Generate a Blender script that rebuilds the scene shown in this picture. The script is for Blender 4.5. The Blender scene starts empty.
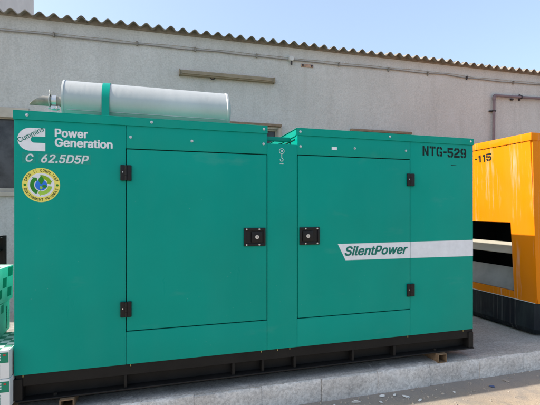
import bpy, bmesh, math, random
from mathutils import Vector, Matrix, noise
random.seed(7)
R = math.radians
PI = math.pi
S = bpy.context.scene
COL = S.collection

# ------------------------------------------------------------------ materials
MATS = {}
def nodes(name):
    m = bpy.data.materials.new(name); m.use_nodes = True
    nt = m.node_tree
    return m, nt, nt.nodes['Principled BSDF']

def N(nt, typ, **kw):
    n = nt.nodes.new(typ)
    for k, v in kw.items():
        setattr(n, k, v)
    return n

def coords(nt, scale=(1, 1, 1)):
    tc = N(nt, 'ShaderNodeTexCoord'); mp = N(nt, 'ShaderNodeMapping')
    mp.inputs['Scale'].default_value = scale
    nt.links.new(tc.outputs['Object'], mp.inputs['Vector'])
    return mp.outputs['Vector']

def ntex(nt, vec, scale, detail=4, rough=.6):
    n = N(nt, 'ShaderNodeTexNoise')
    n.inputs['Scale'].default_value = scale
    n.inputs['Detail'].default_value = detail
    n.inputs['Roughness'].default_value = rough
    nt.links.new(vec, n.inputs['Vector'])
    return n.outputs['Fac']

def ramp(nt, fac, stops):
    r = N(nt, 'ShaderNodeValToRGB')
    el = r.color_ramp.elements
    while len(el) < len(stops): el.new(.5)
    for e, (p, c) in zip(el, stops):
        e.position = p
        e.color = (c, c, c, 1) if not hasattr(c, '__len__') else (*c, 1)
    nt.links.new(fac, r.inputs['Fac'])
    return r.outputs['Color']

def mix(nt, fac, a, b, mode='MIX'):
    m = N(nt, 'ShaderNodeMix', data_type='RGBA', blend_type=mode)
    for sock, v in ((m.inputs[0], fac), (m.inputs[6], a), (m.inputs[7], b)):
        if hasattr(v, 'links') or isinstance(v, bpy.types.NodeSocket): nt.links.new(v, sock)
        elif hasattr(v, '__len__'): sock.default_value = (*v, 1)
        else: sock.default_value = v
    return m.outputs[2]

def bump(nt, p, height, strength=.3, dist=.01, prev=None):
    b = N(nt, 'ShaderNodeBump')
    b.inputs['Strength'].default_value = strength
    b.inputs['Distance'].default_value = dist
    nt.links.new(height, b.inputs['Height'])
    if prev is not None: nt.links.new(prev, b.inputs['Normal'])
    nt.links.new(b.outputs['Normal'], p.inputs['Normal'])
    return b.outputs['Normal']

def simple(name, col, rough=.6, metal=0, var=.15, scale=12, bstr=0, bscale=60, spec=.25):
    if name in MATS: return MATS[name]
    m, nt, p = nodes(name)
    v = coords(nt)
    f = ntex(nt, v, scale)
    lo = tuple(c * (1 - var) for c in col); hi = tuple(min(1, c * (1 + var)) for c in col)
    nt.links.new(ramp(nt, f, [(.3, lo), (.7, hi)]), p.inputs['Base Color'])
    p.inputs['Roughness'].default_value = rough
    p.inputs['Metallic'].default_value = metal
    p.inputs['Specular IOR Level'].default_value = spec
    if bstr: bump(nt, p, ntex(nt, v, bscale, 3), bstr, .004)
    MATS[name] = m
    return m

def painted_steel(name, col, rough=.32, dust=.10, streaks=None, spec=.12):
    m, nt, p = nodes(name)
    p.inputs['Specular IOR Level'].default_value = spec
    v = coords(nt)
    big = ntex(nt, v, 1.3, 3)
    base = ramp(nt, big, [(.3, tuple(c * .94 for c in col)), (.7, tuple(c * 1.06 for c in col))])
    # fine dust, greyer, in soft vertical drifts
    dv = coords(nt, (3.5, 3.5, .7))
    df = ntex(nt, dv, 1.5, 6, .65)
    dfac = ramp(nt, df, [(.45, 0.0), (.8, dust)])
    base = mix(nt, dfac, base, (.26, .36, .32))
    # tiny pale specks and chips
    vo = N(nt, 'ShaderNodeTexVoronoi'); vo.inputs['Scale'].default_value = 26
    nt.links.new(v, vo.inputs['Vector'])
    sf = ramp(nt, vo.outputs['Distance'], [(.0, 1.0), (.055, 0.0)])
    gate = ramp(nt, ntex(nt, v, 3.1, 2), [(.50, 0.0), (.62, .55)])
    sp = N(nt, 'ShaderNodeMath', operation='MULTIPLY')
    nt.links.new(sf, sp.inputs[0]); nt.links.new(gate, sp.inputs[1])
    base = mix(nt, sp.outputs[0], base, (.45, .50, .46))
    if streaks:
        sv = coords(nt, (24, 24, .28))
        s1 = ntex(nt, sv, 1.6, 5, .62)
        sm = ramp(nt, s1, [(.53, 0.0), (.59, .5), (.66, .9)])
        sg = ramp(nt, ntex(nt, coords(nt, (3, 3, 1.2)), 1.4, 3), [(.46, 0.0), (.62, 1.0)])
        q = N(nt, 'ShaderNodeMath', operation='MULTIPLY')
        nt.links.new(sm, q.inputs[0]); nt.links.new(sg, q.inputs[1])
        q2 = N(nt, 'ShaderNodeMath', operation='MULTIPLY'); q2.inputs[1].default_value = streaks[1]
        nt.links.new(q.outputs[0], q2.inputs[0])
        base = mix(nt, q2.outputs[0], base, streaks[0])
    nt.links.new(base, p.inputs['Base Color'])
    rr = N(nt, 'ShaderNodeMapRange')
    rr.inputs['To Min'].default_value = rough * .85; rr.inputs['To Max'].default_value = rough * 1.35
    sm_ = ntex(nt, coords(nt, (1.2, 1.2, 3.5)), 1.9, 4, .6)
    smf = ramp(nt, sm_, [(.64, 0.0), (.78, .07)])
    nt.links.new(mix(nt, smf, base, (.28, .36, .33)), p.inputs['Base Color'])
    nt.links.new(df, rr.inputs['Value']); nt.links.new(rr.outputs[0], p.inputs['Roughness'])
    b1 = bump(nt, p, ntex(nt, v, 2.0, 1), .6, .03)
    bump(nt, p, ntex(nt, v, 260, 2), .05, .001, b1)
    return m

GREEN = painted_steel('green paint', (.0, .268, .208), .27, .02)
GREEN2 = painted_steel('green paint lid', (.0, .268, .205), .32, .04)
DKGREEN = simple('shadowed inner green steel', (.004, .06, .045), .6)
YELLOW = painted_steel('orange yellow paint', (.66, .20, .001), .55, .03, ((.56, .46, .40), .5), .1)
BASEBLK = painted_steel('black grey base paint', (.011, .015, .021), .5, .10, ((.35, .34, .32), .30))
BLACK = simple('black steel', (.005, .006, .007), .42, 0, .3, 9, .1, 40, .25)
BLACKB = simple('dusty black steel', (.007, .0065, .006), .6, 0, .35, 6, .15, 80, .25)
VOID = simple('black interior lining', (.008, .011, .015), .9)
PLASTIC = simple('black plastic', (.004, .004, .005), .4, 0, .1, 12, 0, 60, .3)
STEEL = simple('zinc steel', (.55, .55, .54), .35, .9, .1)
GREYPLATE = simple('grey coated baffle', (.24, .25, .25), .55, 0, .12, 8)
SUNPLATE = simple('coated baffle in sunlit tone', (.36, .34, .29), .55, 0, .08, 8)  # grey plate again, with the warm sunlit tone painted into its colour
INK_W = simple('white vinyl', (.66, .69, .72), .5, 0, .06, 20)
INK_F = simple('faded white vinyl', (.56, .62, .63), .55, 0, .12, 40)
INK_G = simple('green vinyl', (.004, .16, .12), .5)
INK_K = simple('black stencil paint', (.003, .010, .010), .7, 0, .3, 60)
INK_O = simple('brown stencil paint', (.05, .02, .008), .7, 0, .3, 60)

def m_muffler():
    m, nt, p = nodes('aluminised muffler skin')
    v = coords(nt)
    f = ntex(nt, v, 3, 5)
    c = ramp(nt, f, [(.3, (.39, .405, .395)), (.7, (.48, .495, .485))])
    vo = N(nt, 'ShaderNodeTexVoronoi'); vo.inputs['Scale'].default_value = 30
    nt.links.new(v, vo.inputs['Vector'])
    sp = ramp(nt, vo.outputs['Distance'], [(0, .6), (.07, 0.0)])
    c = mix(nt, sp, c, (.22, .20, .17))
    nt.links.new(c, p.inputs['Base Color'])
    p.inputs['Metallic'].default_value = .3
    p.inputs['Roughness'].default_value = .5
    st = ramp(nt, ntex(nt, coords(nt, (1.5, 1, 1)), 4.5, 6, .7), [(.58, 0.0), (.72, .4)])
    nt.links.new(mix(nt, st, c, (.20, .19, .17)), p.inputs['Base Color'])
    bump(nt, p, ntex(nt, coords(nt, (6, 1, 1)), 5, 3), .12, .01)
    return m
MUFF = m_muffler()

def m_plaster():
    m, nt, p = nodes('grey cement plaster')
    v = coords(nt)
    big = ntex(nt, v, .9, 5, .6)
    c = ramp(nt, big, [(.3, (.44, .44, .42)), (.5, (.485, .485, .465)), (.72, (.53, .53, .51))])
    # rain streaks running down from the eave
    st = ntex(nt, coords(nt, (5, 5, .5)), 1.2, 5)
    sf = ramp(nt, st, [(.48, 0.0), (.75, .30)])
    c = mix(nt, sf, c, (.30, .285, .26))
    fine = ntex(nt, v, 55, 4, .75)
    ff = ramp(nt, fine, [(.35, .85), (.62, 1.08)])
    c = mix(nt, 1.0, c, ff, 'MULTIPLY')
    pt = ntex(nt, v, 2.7, 3)
    pf = ramp(nt, pt, [(.60, 0.0), (.68, .28)])
    c = mix(nt, pf, c, (.56, .56, .555))
    nt.links.new(c, p.inputs['Base Color'])
    p.inputs['Roughness'].default_value = .92
    b = bump(nt, p, fine, .5, .006)
    bump(nt, p, ntex(nt, v, 9, 3), .35, .02, b)
    return m
PLASTER = m_plaster()

def m_roof():
    m, nt, p = nodes('weathered fibre cement sheet')
    v = coords(nt)
    f = ntex(nt, v, 5, 6, .7)
    c = ramp(nt, f, [(.3, (.15, .13, .105)), (.55, (.25, .225, .19)), (.75, (.37, .35, .31))])
    nt.links.new(c, p.inputs['Base Color']); p.inputs['Roughness'].default_value = .95
    bump(nt, p, ntex(nt, v, 90, 3), .5, .004)
    return m
ROOF = m_roof()

def m_concrete(name, a, b, cdark, fscale=70, crack=True):
    m, nt, p = nodes(name)
    v = coords(nt)
    big = ntex(nt, v, 2.2, 6, .65)
    c = ramp(nt, big, [(.3, a), (.7, b)])
    g = ntex(nt, v, fscale, 4, .8)
    gf = ramp(nt, g, [(.38, .68), (.6, 1.08)])
    c = mix(nt, 1.0, c, gf, 'MULTIPLY')
    s = ntex(nt, v, 6.5, 5, .7)
    sf = ramp(nt, s, [(.56, 0.0), (.70, .55)])
    c = mix(nt, sf, c, cdark)
    if crack:
        wv = N(nt, 'ShaderNodeTexVoronoi', feature='DISTANCE_TO_EDGE'); wv.inputs['Scale'].default_value = 1.7
        dist = N(nt, 'ShaderNodeVectorMath', operation='ADD')
        nn = N(nt, 'ShaderNodeTexNoise'); nn.inputs['Scale'].default_value = 3; nn.inputs['Detail'].default_value = 5
        nt.links.new(v, nn.inputs['Vector'])
        nt.links.new(v, dist.inputs[0]); nt.links.new(nn.outputs['Color'], dist.inputs[1])
        nt.links.new(dist.outputs[0], wv.inputs['Vector'])
        cf = ramp(nt, wv.outputs['Distance'], [(0, .4 if 'slab' in name else .22), (.009, 0.0)])
        c = mix(nt, cf, c, tuple(x * .35 for x in a))
    nt.links.new(c, p.inputs['Base Color'])
    p.inputs['Roughness'].default_value = .93
    bb = bump(nt, p, g, .6, .004)
    bump(nt, p, ntex(nt, v, 14, 4, .7), .5, .012, bb)
    return m
PLATF = m_concrete('dusty concrete slab', (.30, .285, .26), (.43, .41, .375), (.54, .52, .49))
KERB = m_concrete('pale concrete kerb', (.44, .41, .375), (.68, .65, .605), (.68, .67, .64), 45, True)

def m_ground():
    m, nt, p = nodes('sandy yard ground')
    v = coords(nt)
    big = ntex(nt, v, .8, 6, .6)
    c = ramp(nt, big, [(.3, (.34, .265, .19)), (.7, (.45, .355, .26))])
    md = ntex(nt, v, 7, 6, .7)
    mf = ramp(nt, md, [(.50, 0.0), (.68, .7)])
    c = mix(nt, mf, c, (.23, .195, .16))
    g = ntex(nt, v, 120, 3, .8)
    gf = ramp(nt, g, [(.38, .70), (.62, 1.12)])
    c = mix(nt, 1.0, c, gf, 'MULTIPLY')
    # grey band at the kerb foot: silt, widened to paint the shaded ground greyer
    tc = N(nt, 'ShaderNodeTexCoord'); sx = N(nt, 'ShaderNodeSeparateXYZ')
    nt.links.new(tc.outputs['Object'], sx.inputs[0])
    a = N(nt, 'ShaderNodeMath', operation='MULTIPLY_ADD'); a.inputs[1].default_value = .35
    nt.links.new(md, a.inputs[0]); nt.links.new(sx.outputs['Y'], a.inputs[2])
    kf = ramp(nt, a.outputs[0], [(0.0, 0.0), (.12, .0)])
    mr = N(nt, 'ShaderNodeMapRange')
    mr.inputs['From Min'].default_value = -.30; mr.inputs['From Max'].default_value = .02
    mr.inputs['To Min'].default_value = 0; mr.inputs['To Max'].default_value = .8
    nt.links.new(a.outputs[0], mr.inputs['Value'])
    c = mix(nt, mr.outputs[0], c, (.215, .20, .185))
    nt.links.new(c, p.inputs['Base Color'])
    p.inputs['Roughness'].default_value = .96
    b = bump(nt, p, g, .6, .005)
    bump(nt, p, md, .5, .02, b)
    return m
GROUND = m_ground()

def m_carton(name, a, b, scale):
    m, nt, p = nodes(name)
    v = coords(nt)
    ck = N(nt, 'ShaderNodeTexChecker'); ck.inputs['Scale'].default_value = scale
    ck.inputs['Color1'].default_value = (*a, 1); ck.inputs['Color2'].default_value = (*b, 1)
    nt.links.new(v, ck.inputs['Vector'])
    c = mix(nt, ramp(nt, ntex(nt, v, 16, 4), [(.45, 0.0), (.8, .35)]), ck.outputs['Color'], (.5, .52, .46))
    nt.links.new(c, p.inputs['Base Color']); p.inputs['Roughness'].default_value = .5
    bump(nt, p, ntex(nt, v, 7, 3), .4, .01)
    return m
CARTON = simple('white printed card', (.66, .67, .66), .55, 0, .08, 9, .1, 20)
CARTMINT = simple('mint printed card', (.48, .70, .60), .5, 0, .12, 9, .2, 14)
CARTCHK2 = m_carton('green and white checker card', (.62, .66, .62), (.02, .22, .14), 22.0)
CARTGRN = simple('green printed card', (.012, .20, .12), .5, 0, .12, 10)
RED = simple('red ink', (.5, .03, .03), .5)
RUST = simple('rusty box section steel', (.20, .135, .08), .85, .2, .35, 30, .4, 90)
TUBEIN = simple('dark rust inside tube', (.03, .02, .015), .9)
BATTEN = simple('tan painted metal batten', (.24, .20, .14), .6, 0, .15, 8)
WOODLEDGE = simple('brown timber ledge', (.22, .16, .11), .8, 0, .2, 14, .2, 40)
FRAME = simple('beige cement window surround', (.44, .40, .34), .85, 0, .1, 10, .3, 50)
PVC = simple('mauve grey plastic pipe', (.17, .13, .145), .5, 0, .15, 9)
CLAMP = simple('dark clamp', (.04, .035, .04), .6)
CABLE = simple('grey dusty cable', (.20, .185, .165), .7, 0, .2, 9)
CABLE2 = simple('tan cable', (.30, .27, .22), .7, 0, .2, 9)
PLASTGREY = simple('grey white plastic', (.50, .50, .49), .5, 0, .1, 9)
BRICK = simple('raw brick', (.36, .24, .18), .9, 0, .3, 30, .4, 60)
SCRAP = simple('torn white plastic', (.68, .68, .66), .6, 0, .1, 10)
STONE = simple('grey stone chip', (.33, .29, .245), .9, 0, .3, 8, .3, 80)
BLUEP = simple('blue plastic', (.05, .09, .2), .5)
REARB = simple('pinkish plastered rear building', (.62, .57, .53), .9, 0, .06, 2, .3, 40)
BRIDGE = simple('pallet timber', (.26, .18, .11), .85, 0, .25, 10, .3, 50)
YELTAG = simple('yellow sealant', (.34, .27, .10), .7)
def m_glass():
    m, nt, p = nodes('dark window glass')
    v = coords(nt)
    nt.links.new(ramp(nt, ntex(nt, v, 5, 5), [(.4, (.010, .011, .014)), (.62, (.05, .052, .058))]), p.inputs['Base Color'])
    p.inputs['Roughness'].default_value = .22
    return m
GLASS = m_glass()

# ------------------------------------------------------------------ mesh helpers
def box(bm, x0, x1, y0, y1, z0, z1, bev=0, seg=1):
    r = bmesh.ops.create_cube(bm, size=1)
    vs = r['verts']
    for v in vs:
        v.co = Vector((x0 + (v.co.x + .5) * (x1 - x0), y0 + (v.co.y + .5) * (y1 - y0), z0 + (v.co.z + .5) * (z1 - z0)))
    if bev:
        es = list({e for v in vs for e in v.link_edges})
        bmesh.ops.bevel(bm, geom=es, offset=bev, segments=seg, affect='EDGES', profile=.7)
    return vs

def cyl(bm, p0, p1, r0, r1=None, n=24, caps=True):
    p0, p1 = Vector(p0), Vector(p1); r1 = r0 if r1 is None else r1
    d = (p1 - p0); L = d.length; q = d.to_track_quat('Z', 'Y').to_matrix().to_4x4()
    M = Matrix.Translation((p0 + p1) / 2) @ q
    bmesh.ops.create_cone(bm, cap_ends=caps, segments=n, radius1=r0, radius2=r1, depth=L, matrix=M)

def tube(bm, pts, r, n=10):
    pts = [Vector(p) for p in pts]; rings = []
    for i, p in enumerate(pts):
        t = (pts[min(i + 1, len(pts) - 1)] - pts[max(i - 1, 0)]).normalized()
        u = t.cross(Vector((.01, .02, 1))).normalized() if abs(t.z) < .95 else t.cross(Vector((0, 1, 0))).normalized()
        w = t.cross(u)
        rings.append([bm.verts.new(p + (u * math.cos(a) + w * math.sin(a)) * r) for a in [2 * PI * k / n for k in range(n)]])
    for a, b in zip(rings, rings[1:]):
        for k in range(n):
            bm.faces.new((a[k], a[(k + 1) % n], b[(k + 1) % n], b[k]))
    bm.faces.new(rings[0][::-1]); bm.faces.new(rings[-1])

def lathe_x(bm, prof, y, z, n=64):
    """prof: (x, r) pairs, spun about an axis parallel to x"""
    rings = []
    for x, r in prof:
        rings.append([bm.verts.new((x, y + r * math.cos(2 * PI * k / n), z + r * math.sin(2 * PI * k / n))) for k in range(n)])
    for a, b in zip(rings, rings[1:]):
        for k in range(n):
            bm.faces.new((a[k], b[k], b[(k + 1) % n], a[(k + 1) % n]))
    bm.faces.new(rings[0]); bm.faces.new(rings[-1][::-1])

def flat(bm, pts, y, t=.0006):
    """polygon of (x, z) points facing -y, t thick"""
    a = sum(pts[i][0] * pts[(i + 1) % len(pts)][1] - pts[(i + 1) % len(pts)][0] * pts[i][1] for i in range(len(pts)))
    if a < 0: pts = pts[::-1]
    f = [bm.verts.new((p[0], y - t, p[1])) for p in pts]
    b = [bm.verts.new((p[0], y, p[1])) for p in pts]
    bm.faces.new(f)
    n = len(pts)
    for i in range(n):
        bm.faces.new((f[(i + 1) % n], f[i], b[i], b[(i + 1) % n]))

def bmnew(): return bmesh.new()

def obj(name, bm, mat, parent=None, smooth=False, xf=None, base=None):
    if xf is not None: bmesh.ops.transform(bm, matrix=xf, verts=bm.verts)
    bmesh.ops.recalc_face_normals(bm, faces=bm.faces)
    me = bpy.data.meshes.new(name)
    o = bpy.data.objects.new(name, me); COL.objects.link(o)
    if parent is not None:
        W = parent['_w'] if '_w' in parent else None
        org = Vector(parent['_w']) if W is not None else Vector()
        bmesh.ops.translate(bm, verts=bm.verts, vec=-org)
        o['_w'] = list(org); o.parent = parent
    elif base is not None:
        bmesh.ops.translate(bm, verts=bm.verts, vec=-Vector(base)); o.location = base; o['_w'] = list(base)
    bm.to_mesh(me); bm.free()
    for m in (mat if isinstance(mat, list) else [mat]): me.materials.append(m)
    if smooth:
        for p in me.polygons: p.use_smooth = True
        if smooth is not True:
            me.set_sharp_from_angle(angle=R(smooth))
    return o

def thing(name, label, cat, loc, group=None):
    o = bpy.data.objects.new(name, None); COL.objects.link(o)
    o.location = loc; o.empty_display_size = .1
    o['_w'] = list(loc)
    o['label'] = label; o['category'] = cat
    if group: o['group'] = group
    return o
def tag(o, label, cat, group=None):
    o['label'] = label; o['category'] = cat
    if group: o['group'] = group
    return o
def struct(o): o['kind'] = 'structure'; return o

_fonts = {}
def font(bold=True):
    if 'f' not in _fonts:
        try:
            _fonts['f'] = bpy.data.fonts.load(bpy.utils.system_resource('DATAFILES') + '/fonts/Inter.woff2')
        except Exception:
            _fonts['f'] = None
    return _fonts['f']

def text_polys(body, off=.0, shear=0, spacing=1.0):
    """text as triangles: every outer contour is filled by itself, with its own holes, so overlapping strokes never share a plane"""
    c = bpy.data.curves.new('t', 'FONT'); c.body = body; c.size = 1; c.shear = shear; c.space_character = spacing
    f = font()
    if f: c.font = f
    o = bpy.data.objects.new('t', c); COL.objects.link(o)
    dg = bpy.context.evaluated_depsgraph_get(); dg.update()
    cu = o.to_curve(dg)
    loops = []
    for sp in cu.splines:
        pts = []
        bp = sp.bezier_points; n = len(bp)
        if n:
            for i in range(n):
                p, q = bp[i], bp[(i + 1) % n]
                h1, h2 = p.handle_right, q.handle_left
                straight = (abs((h1 - p.co).cross(q.co - p.co).z) < 1e-6 and abs((h2 - p.co).cross(q.co - p.co).z) < 1e-6)
                m = 1 if straight else 5
                for k in range(m):
                    t = k / m; u = 1 - t
                    v = p.co * u**3 + h1 * 3*u*u*t + h2 * 3*u*t*t + q.co * t**3
                    pts.append((v.x, v.y))
        else:
            pts = [(p.co.x, p.co.y) for p in sp.points]
        if len(pts) > 2: loops.append(pts)
    o.to_curve_clear(); bpy.data.objects.remove(o); bpy.data.curves.remove(c)
    def area(p): return sum(p[i][0] * p[(i+1) % len(p)][1] - p[(i+1) % len(p)][0] * p[i][1] for i in range(len(p))) / 2
    def inside(pt, p):
        r = False
        for i in range(len(p)):
            (x0, y0), (x1, y1) = p[i], p[(i+1) % len(p)]
            if (y0 > pt[1]) != (y1 > pt[1]) and pt[0] < (x1 - x0) * (pt[1] - y0) / (y1 - y0) + x0: r = not r
        return r
    # constrained triangulation of every outline, keeping what the outlines wind round (font strokes overlap)
    from mathutils.geometry import delaunay_2d_cdt
    def wind(pt, p):
        w_ = 0
        for i in range(len(p)):
            (x0, y0), (x1, y1) = p[i], p[(i+1) % len(p)]
            if (y0 <= pt[1]) != (y1 <= pt[1]) and pt[0] < (x1 - x0) * (pt[1] - y0) / (y1 - y0) + x0: w_ += 1 if y1 > y0 else -1
        return w_
    co = []; ed = []
    for p in loops:
        b0 = len(co); co += [Vector(q) for q in p]; ed += [(b0 + k, b0 + (k + 1) % len(p)) for k in range(len(p))]
    V, E_, F_, *_r = delaunay_2d_cdt(co, ed, [], 0, 1e-6)
    vs = [(v.x, v.y) for v in V]; ps = []
    for t in F_:
        cx_ = sum(vs[k][0] for k in t) / len(t); cy_ = sum(vs[k][1] for k in t) / len(t)
        if sum(wind((cx_, cy_), p) for p in loops) != 0: ps.append(tuple(t))
    used = {k for t in ps for k in t}
    rep = ps[0][0]
    vs = [v if i in used else vs[rep] for i, v in enumerate(vs)]
    return vs, ps, [0] * len(vs)

def text(bm, body, x0, x1, z0, z1, y, off=.02, shear=0, spacing=1.0, mapf=None):
    """off is the stroke thickening in em; copies are nudged and layered a hair apart"""
    vs, ps, isl = text_polys(body, 0, shear, spacing)
    ax = min(v[0] for v in vs); bx = max(v[0] for v in vs); az = min(v[1] for v in vs); bz = max(v[1] for v in vs)
    e = off * 1.3
    sh = [(0, 0), (e, 0), (-e, 0), (e * .7, e * .6), (-e * .7, e * .6), (e * .7, -e * .6), (-e * .7, -e * .6)] if off else [(0, 0)]
    kx = (x1 - x0) / (bx - ax + 2 * e); kz = (z1 - z0) / (bz - az + 1.2 * e)
    for i, (dx, dz) in enumerate(sh):
        out = []
        for v, ii in zip(vs, isl):
            x = x0 + (v[0] - ax + e + dx) * kx; z = z0 + (v[1] - az + .6 * e + dz) * kz
            p = Vector(mapf(x, z) if mapf else (x, y, z)); p.y -= .00004 * i + .000012 * (ii % 3)
            out.append(bm.verts.new(p))
        for p in ps:
            try: bm.faces.new([out[k] for k in p])
            except ValueError: pass
        for v in out:
            if not v.link_faces: bm.verts.remove(v)

GL = {
 'N': [[(0,0),(2.7,0),(2.7,10),(0,10)], [(7.3,0),(10,0),(10,10),(7.3,10)], [(3.0,10),(3.0,6.2),(7.0,0),(7.0,3.8)]],
 'T': [[(0,7.8),(3.2,7.8),(3.2,10),(0,10)], [(6.8,7.8),(10,7.8),(10,10),(6.8,10)], [(3.6,0),(6.4,0),(6.4,10),(3.6,10)]],
 'G': [[(4.4,10),(2,10),(0,8),(0,2),(2,0),(4.4,0),(4.4,2.2),(2.8,2.2),(2.8,7.8),(4.4,7.8)],
       [(5.3,10),(8,10),(10,8),(10,6.6),(7.2,6.6),(7.2,7.8),(5.3,7.8)],
       [(5.3,0),(10,0),(10,5),(5.4,5),(5.4,3.2),(7.2,3.2),(7.2,2.2),(5.3,2.2)]],
 '-': [[(1,3.9),(9,3.9),(9,5.9),(1,5.9)]],
 '5': [[(0,7.9),(9.6,7.9),(9.6,10),(0,10)], [(0,4.6),(2.8,4.6),(2.8,7.5),(0,7.5)],
       [(3.2,6.3),(8,6.3),(10,4.7),(10,2),(8,0),(5.4,0),(5.4,2.1),(7.2,2.1),(7.2,4.2),(3.2,4.2)],
       [(0,3),(0,1.8),(1.8,0),(4.6,0),(4.6,2.1),(2.8,2.1),(2.8,3)]],
 '2': [[(0,6.9),(0,8.2),(2,10),(4.6,10),(4.6,7.9),(2.8,7.9),(2.8,6.9)],
       [(5.4,10),(8,10),(10,8.2),(10,5.8),(3.8,2.5),(0,2.5),(0,3.4),(7.2,6.7),(7.2,7.9),(5.4,7.9)], [(0,0),(10,0),(10,2.1),(0,2.1)]],
 '9': [[(4.6,10),(2,10),(0,8.2),(0,5.4),(2,3.8),(4.6,3.8),(4.6,5.8),(2.8,5.8),(2.8,8),(4.6,8)],
       [(5.4,10),(8,10),(10,8.2),(10,1.8),(8,0),(5.4,0),(5.4,2),(7.2,2),(7.2,3.8),(5.4,3.8),(5.4,5.8),(7.2,5.8),(7.2,8),(5.4,8)],
       [(0,2.8),(0,1.8),(2,0),(4.6,0),(4.6,2),(2.8,2),(2.8,2.8)]],
 '1': [[(2.2,7.2),(2.2,8.6),(4,10),(6.8,10),(6.8,0),(4,0),(4,7.2)]],
}
def stencil(bm, s, x0, z0, w, h, adv, mapf):
    x = x0
    for ch in s:
        for poly in GL[ch]:
            bm.faces.new([bm.verts.new(mapf(x + px / 10 * w, z0 + pz / 10 * h)) for px, pz in poly])
        x += adv

# ------------------------------------------------------------------ the setting
bm = bmnew()
bmesh.ops.create_grid(bm, x_segments=2, y_segments=2, size=150)
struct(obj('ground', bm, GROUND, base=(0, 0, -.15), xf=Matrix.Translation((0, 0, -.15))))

bm = bmnew()
box(bm, -9, 16, .10, 3.2, -.3, -.004)
# thin cement skim dragged over the kerb tops, with a ragged front edge
n = 900; rows = []
for i in range(n + 1):
    x = -3 + 10 * i / n
    q = noise.noise(Vector((x * 3.1, 1, 0))) * .022 + noise.noise(Vector((x * 13, 2, 0))) * .012 + noise.noise(Vector((x * 40, 3, 0))) * .006
    yf = -.026 + q
    zt = .0045 + noise.noise(Vector((x * 6, 5, 0))) * .002
    rows.append([bm.verts.new(p) for p in ((x, .14, zt), (x, .05, zt + noise.noise(Vector((x * 9, 8, 0))) * .002), (x, yf + .012, zt), (x, yf, zt - .003), (x, yf - .001, -.012))])
for a, b in zip(rows, rows[1:]):
    for k in range(4): bm.faces.new((a[k], b[k], b[k + 1], a[k + 1]))
struct(obj('platform', bm, PLATF, smooth=40))

bm = bmnew()
joints = [-8.6]
while joints[-1] < -.2: joints.append(joints[-1] + .43)
joints = [j for j in joints if j < .3] + [.56, .998, 1.437, 1.864, 2.298, 2.739, 3.2]
while joints[-1] < 14: joints.append(joints[-1] + .44)
for k, (a, b) in enumerate(zip(joints, joints[1:])):
    t = bmesh.new()
    near = -1 < a < 6
    dz = random.uniform(-.006, .004); dy = random.uniform(-.006, .006)
    box(t, a + .0015, b - .0015, -.05 + dy, .10, -.3, dz + .0)
    bmesh.ops.subdivide_edges(t, edges=t.edges, cuts=9 if near else 2, use_grid_fill=True)
    for v in t.verts:
        c = v.co
        edge = 0
        ex = min(abs(c.x - a - .0015), abs(c.x - b + .0015)); ey = abs(c.y + .05 - dy); ez = abs(c.z - dz)
        n = noise.noise(c * 9); n2 = noise.noise(c * 31 + Vector((7, 3, k)))
        c.z += n * .003 + n2 * .002
        c.y += n2 * .003
        if ey < .01 and ez < .01:
            q = max(0, noise.noise(Vector((c.x * 14, k, 2))) + .15) * .016 + .004
            c.y += q; c.z -= q * .8
        elif ex < .005 and (ey < .01 or ez < .01): c.y += .003 if ey < .01 else 0
    me = bpy.data.meshes.new('t'); t.to_mesh(me); t.free(); bm.from_mesh(me); bpy.data.meshes.remove(me)
struct(obj('kerb', bm, KERB, smooth=35))

# loose grit along the foot of the kerb: nobody could count it
bm = bmnew()
for i in range(1100):
    x = random.uniform(-.6, 5.2)
    y = -.055 - abs(random.gauss(0, .16)) if random.random() < .75 else random.uniform(-1.1, -.06)
    z = -.15
    if random.random() < .18: y = random.uniform(-.045, .09); z = .001
    s = random.choice((.0018, .0025, .003, .004, .005, .007)) * random.uniform(.7, 1.2)
    if z > -.1 and s > .004: s *= .5
    M = Matrix.Translation((x, y, z + s * .3)) @ Matrix.Rotation(random.uniform(0, 6), 4, 'Z') @ Matrix.Rotation(random.uniform(0, 6), 4, 'X') @ Matrix.Diagonal((s * random.uniform(.8, 1.7), s, s * random.uniform(.5, .9), 1))
    bmesh.ops.create_icosphere(bm, subdivisions=1, radius=1, matrix=M)
g = obj('grit', bm, STONE); g['kind'] = 'stuff'
tag(g, 'loose stone chips and grit scattered at the foot of the kerb', 'gravel')

# ------------------------------------------------------------------ building behind
AL = R(-1.3)
WM = Matrix.Translation((.845382, 2.646181, 0)) @ Matrix.Rotation(AL, 4, 'Z')
def wbase(x, y, z): return tuple(WM @ Vector((x, y, z)))
bld = thing('warehouse_building', 'long grey cement plastered building with corrugated roof edge behind the generators', 'building', wbase(1.5, 1.5, 0))
WTOP = 3.394
bm = bmnew()
xs = [-8, -2.75, -1.5, .62, 1.56, 2.66, 3.57, 12.5]; zs = [-.15, 1.371, 2.262, WTOP]
op = {(1, 1), (3, 1), (5, 1)}
for i in range(7):
    for j in range(3):
        if (i, j) in op:
            continue
        a, b, c, d = xs[i], xs[i + 1], zs[j], zs[j + 1]
        bm.faces.new([bm.verts.new(p) for p in ((a, 0, c), (b, 0, c), (b, 0, d), (a, 0, d))])
for i, j in op:
    a, b, c, d = xs[i], xs[i + 1], zs[j], zs[j + 1]; T = .2
    for q in (((a,0,c),(a,T,c),(a,T,d),(a,0,d)), ((b,0,c),(b,T,c),(b,T,d),(b,0,d)), ((a,0,c),(b,0,c),(b,T,c),(a,T,c)), ((a,0,d),(b,0,d),(b,T,d),(a,T,d))):
        bm.faces.new([bm.verts.new(p) for p in q])
a, b = xs[0], xs[-1]
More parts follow.
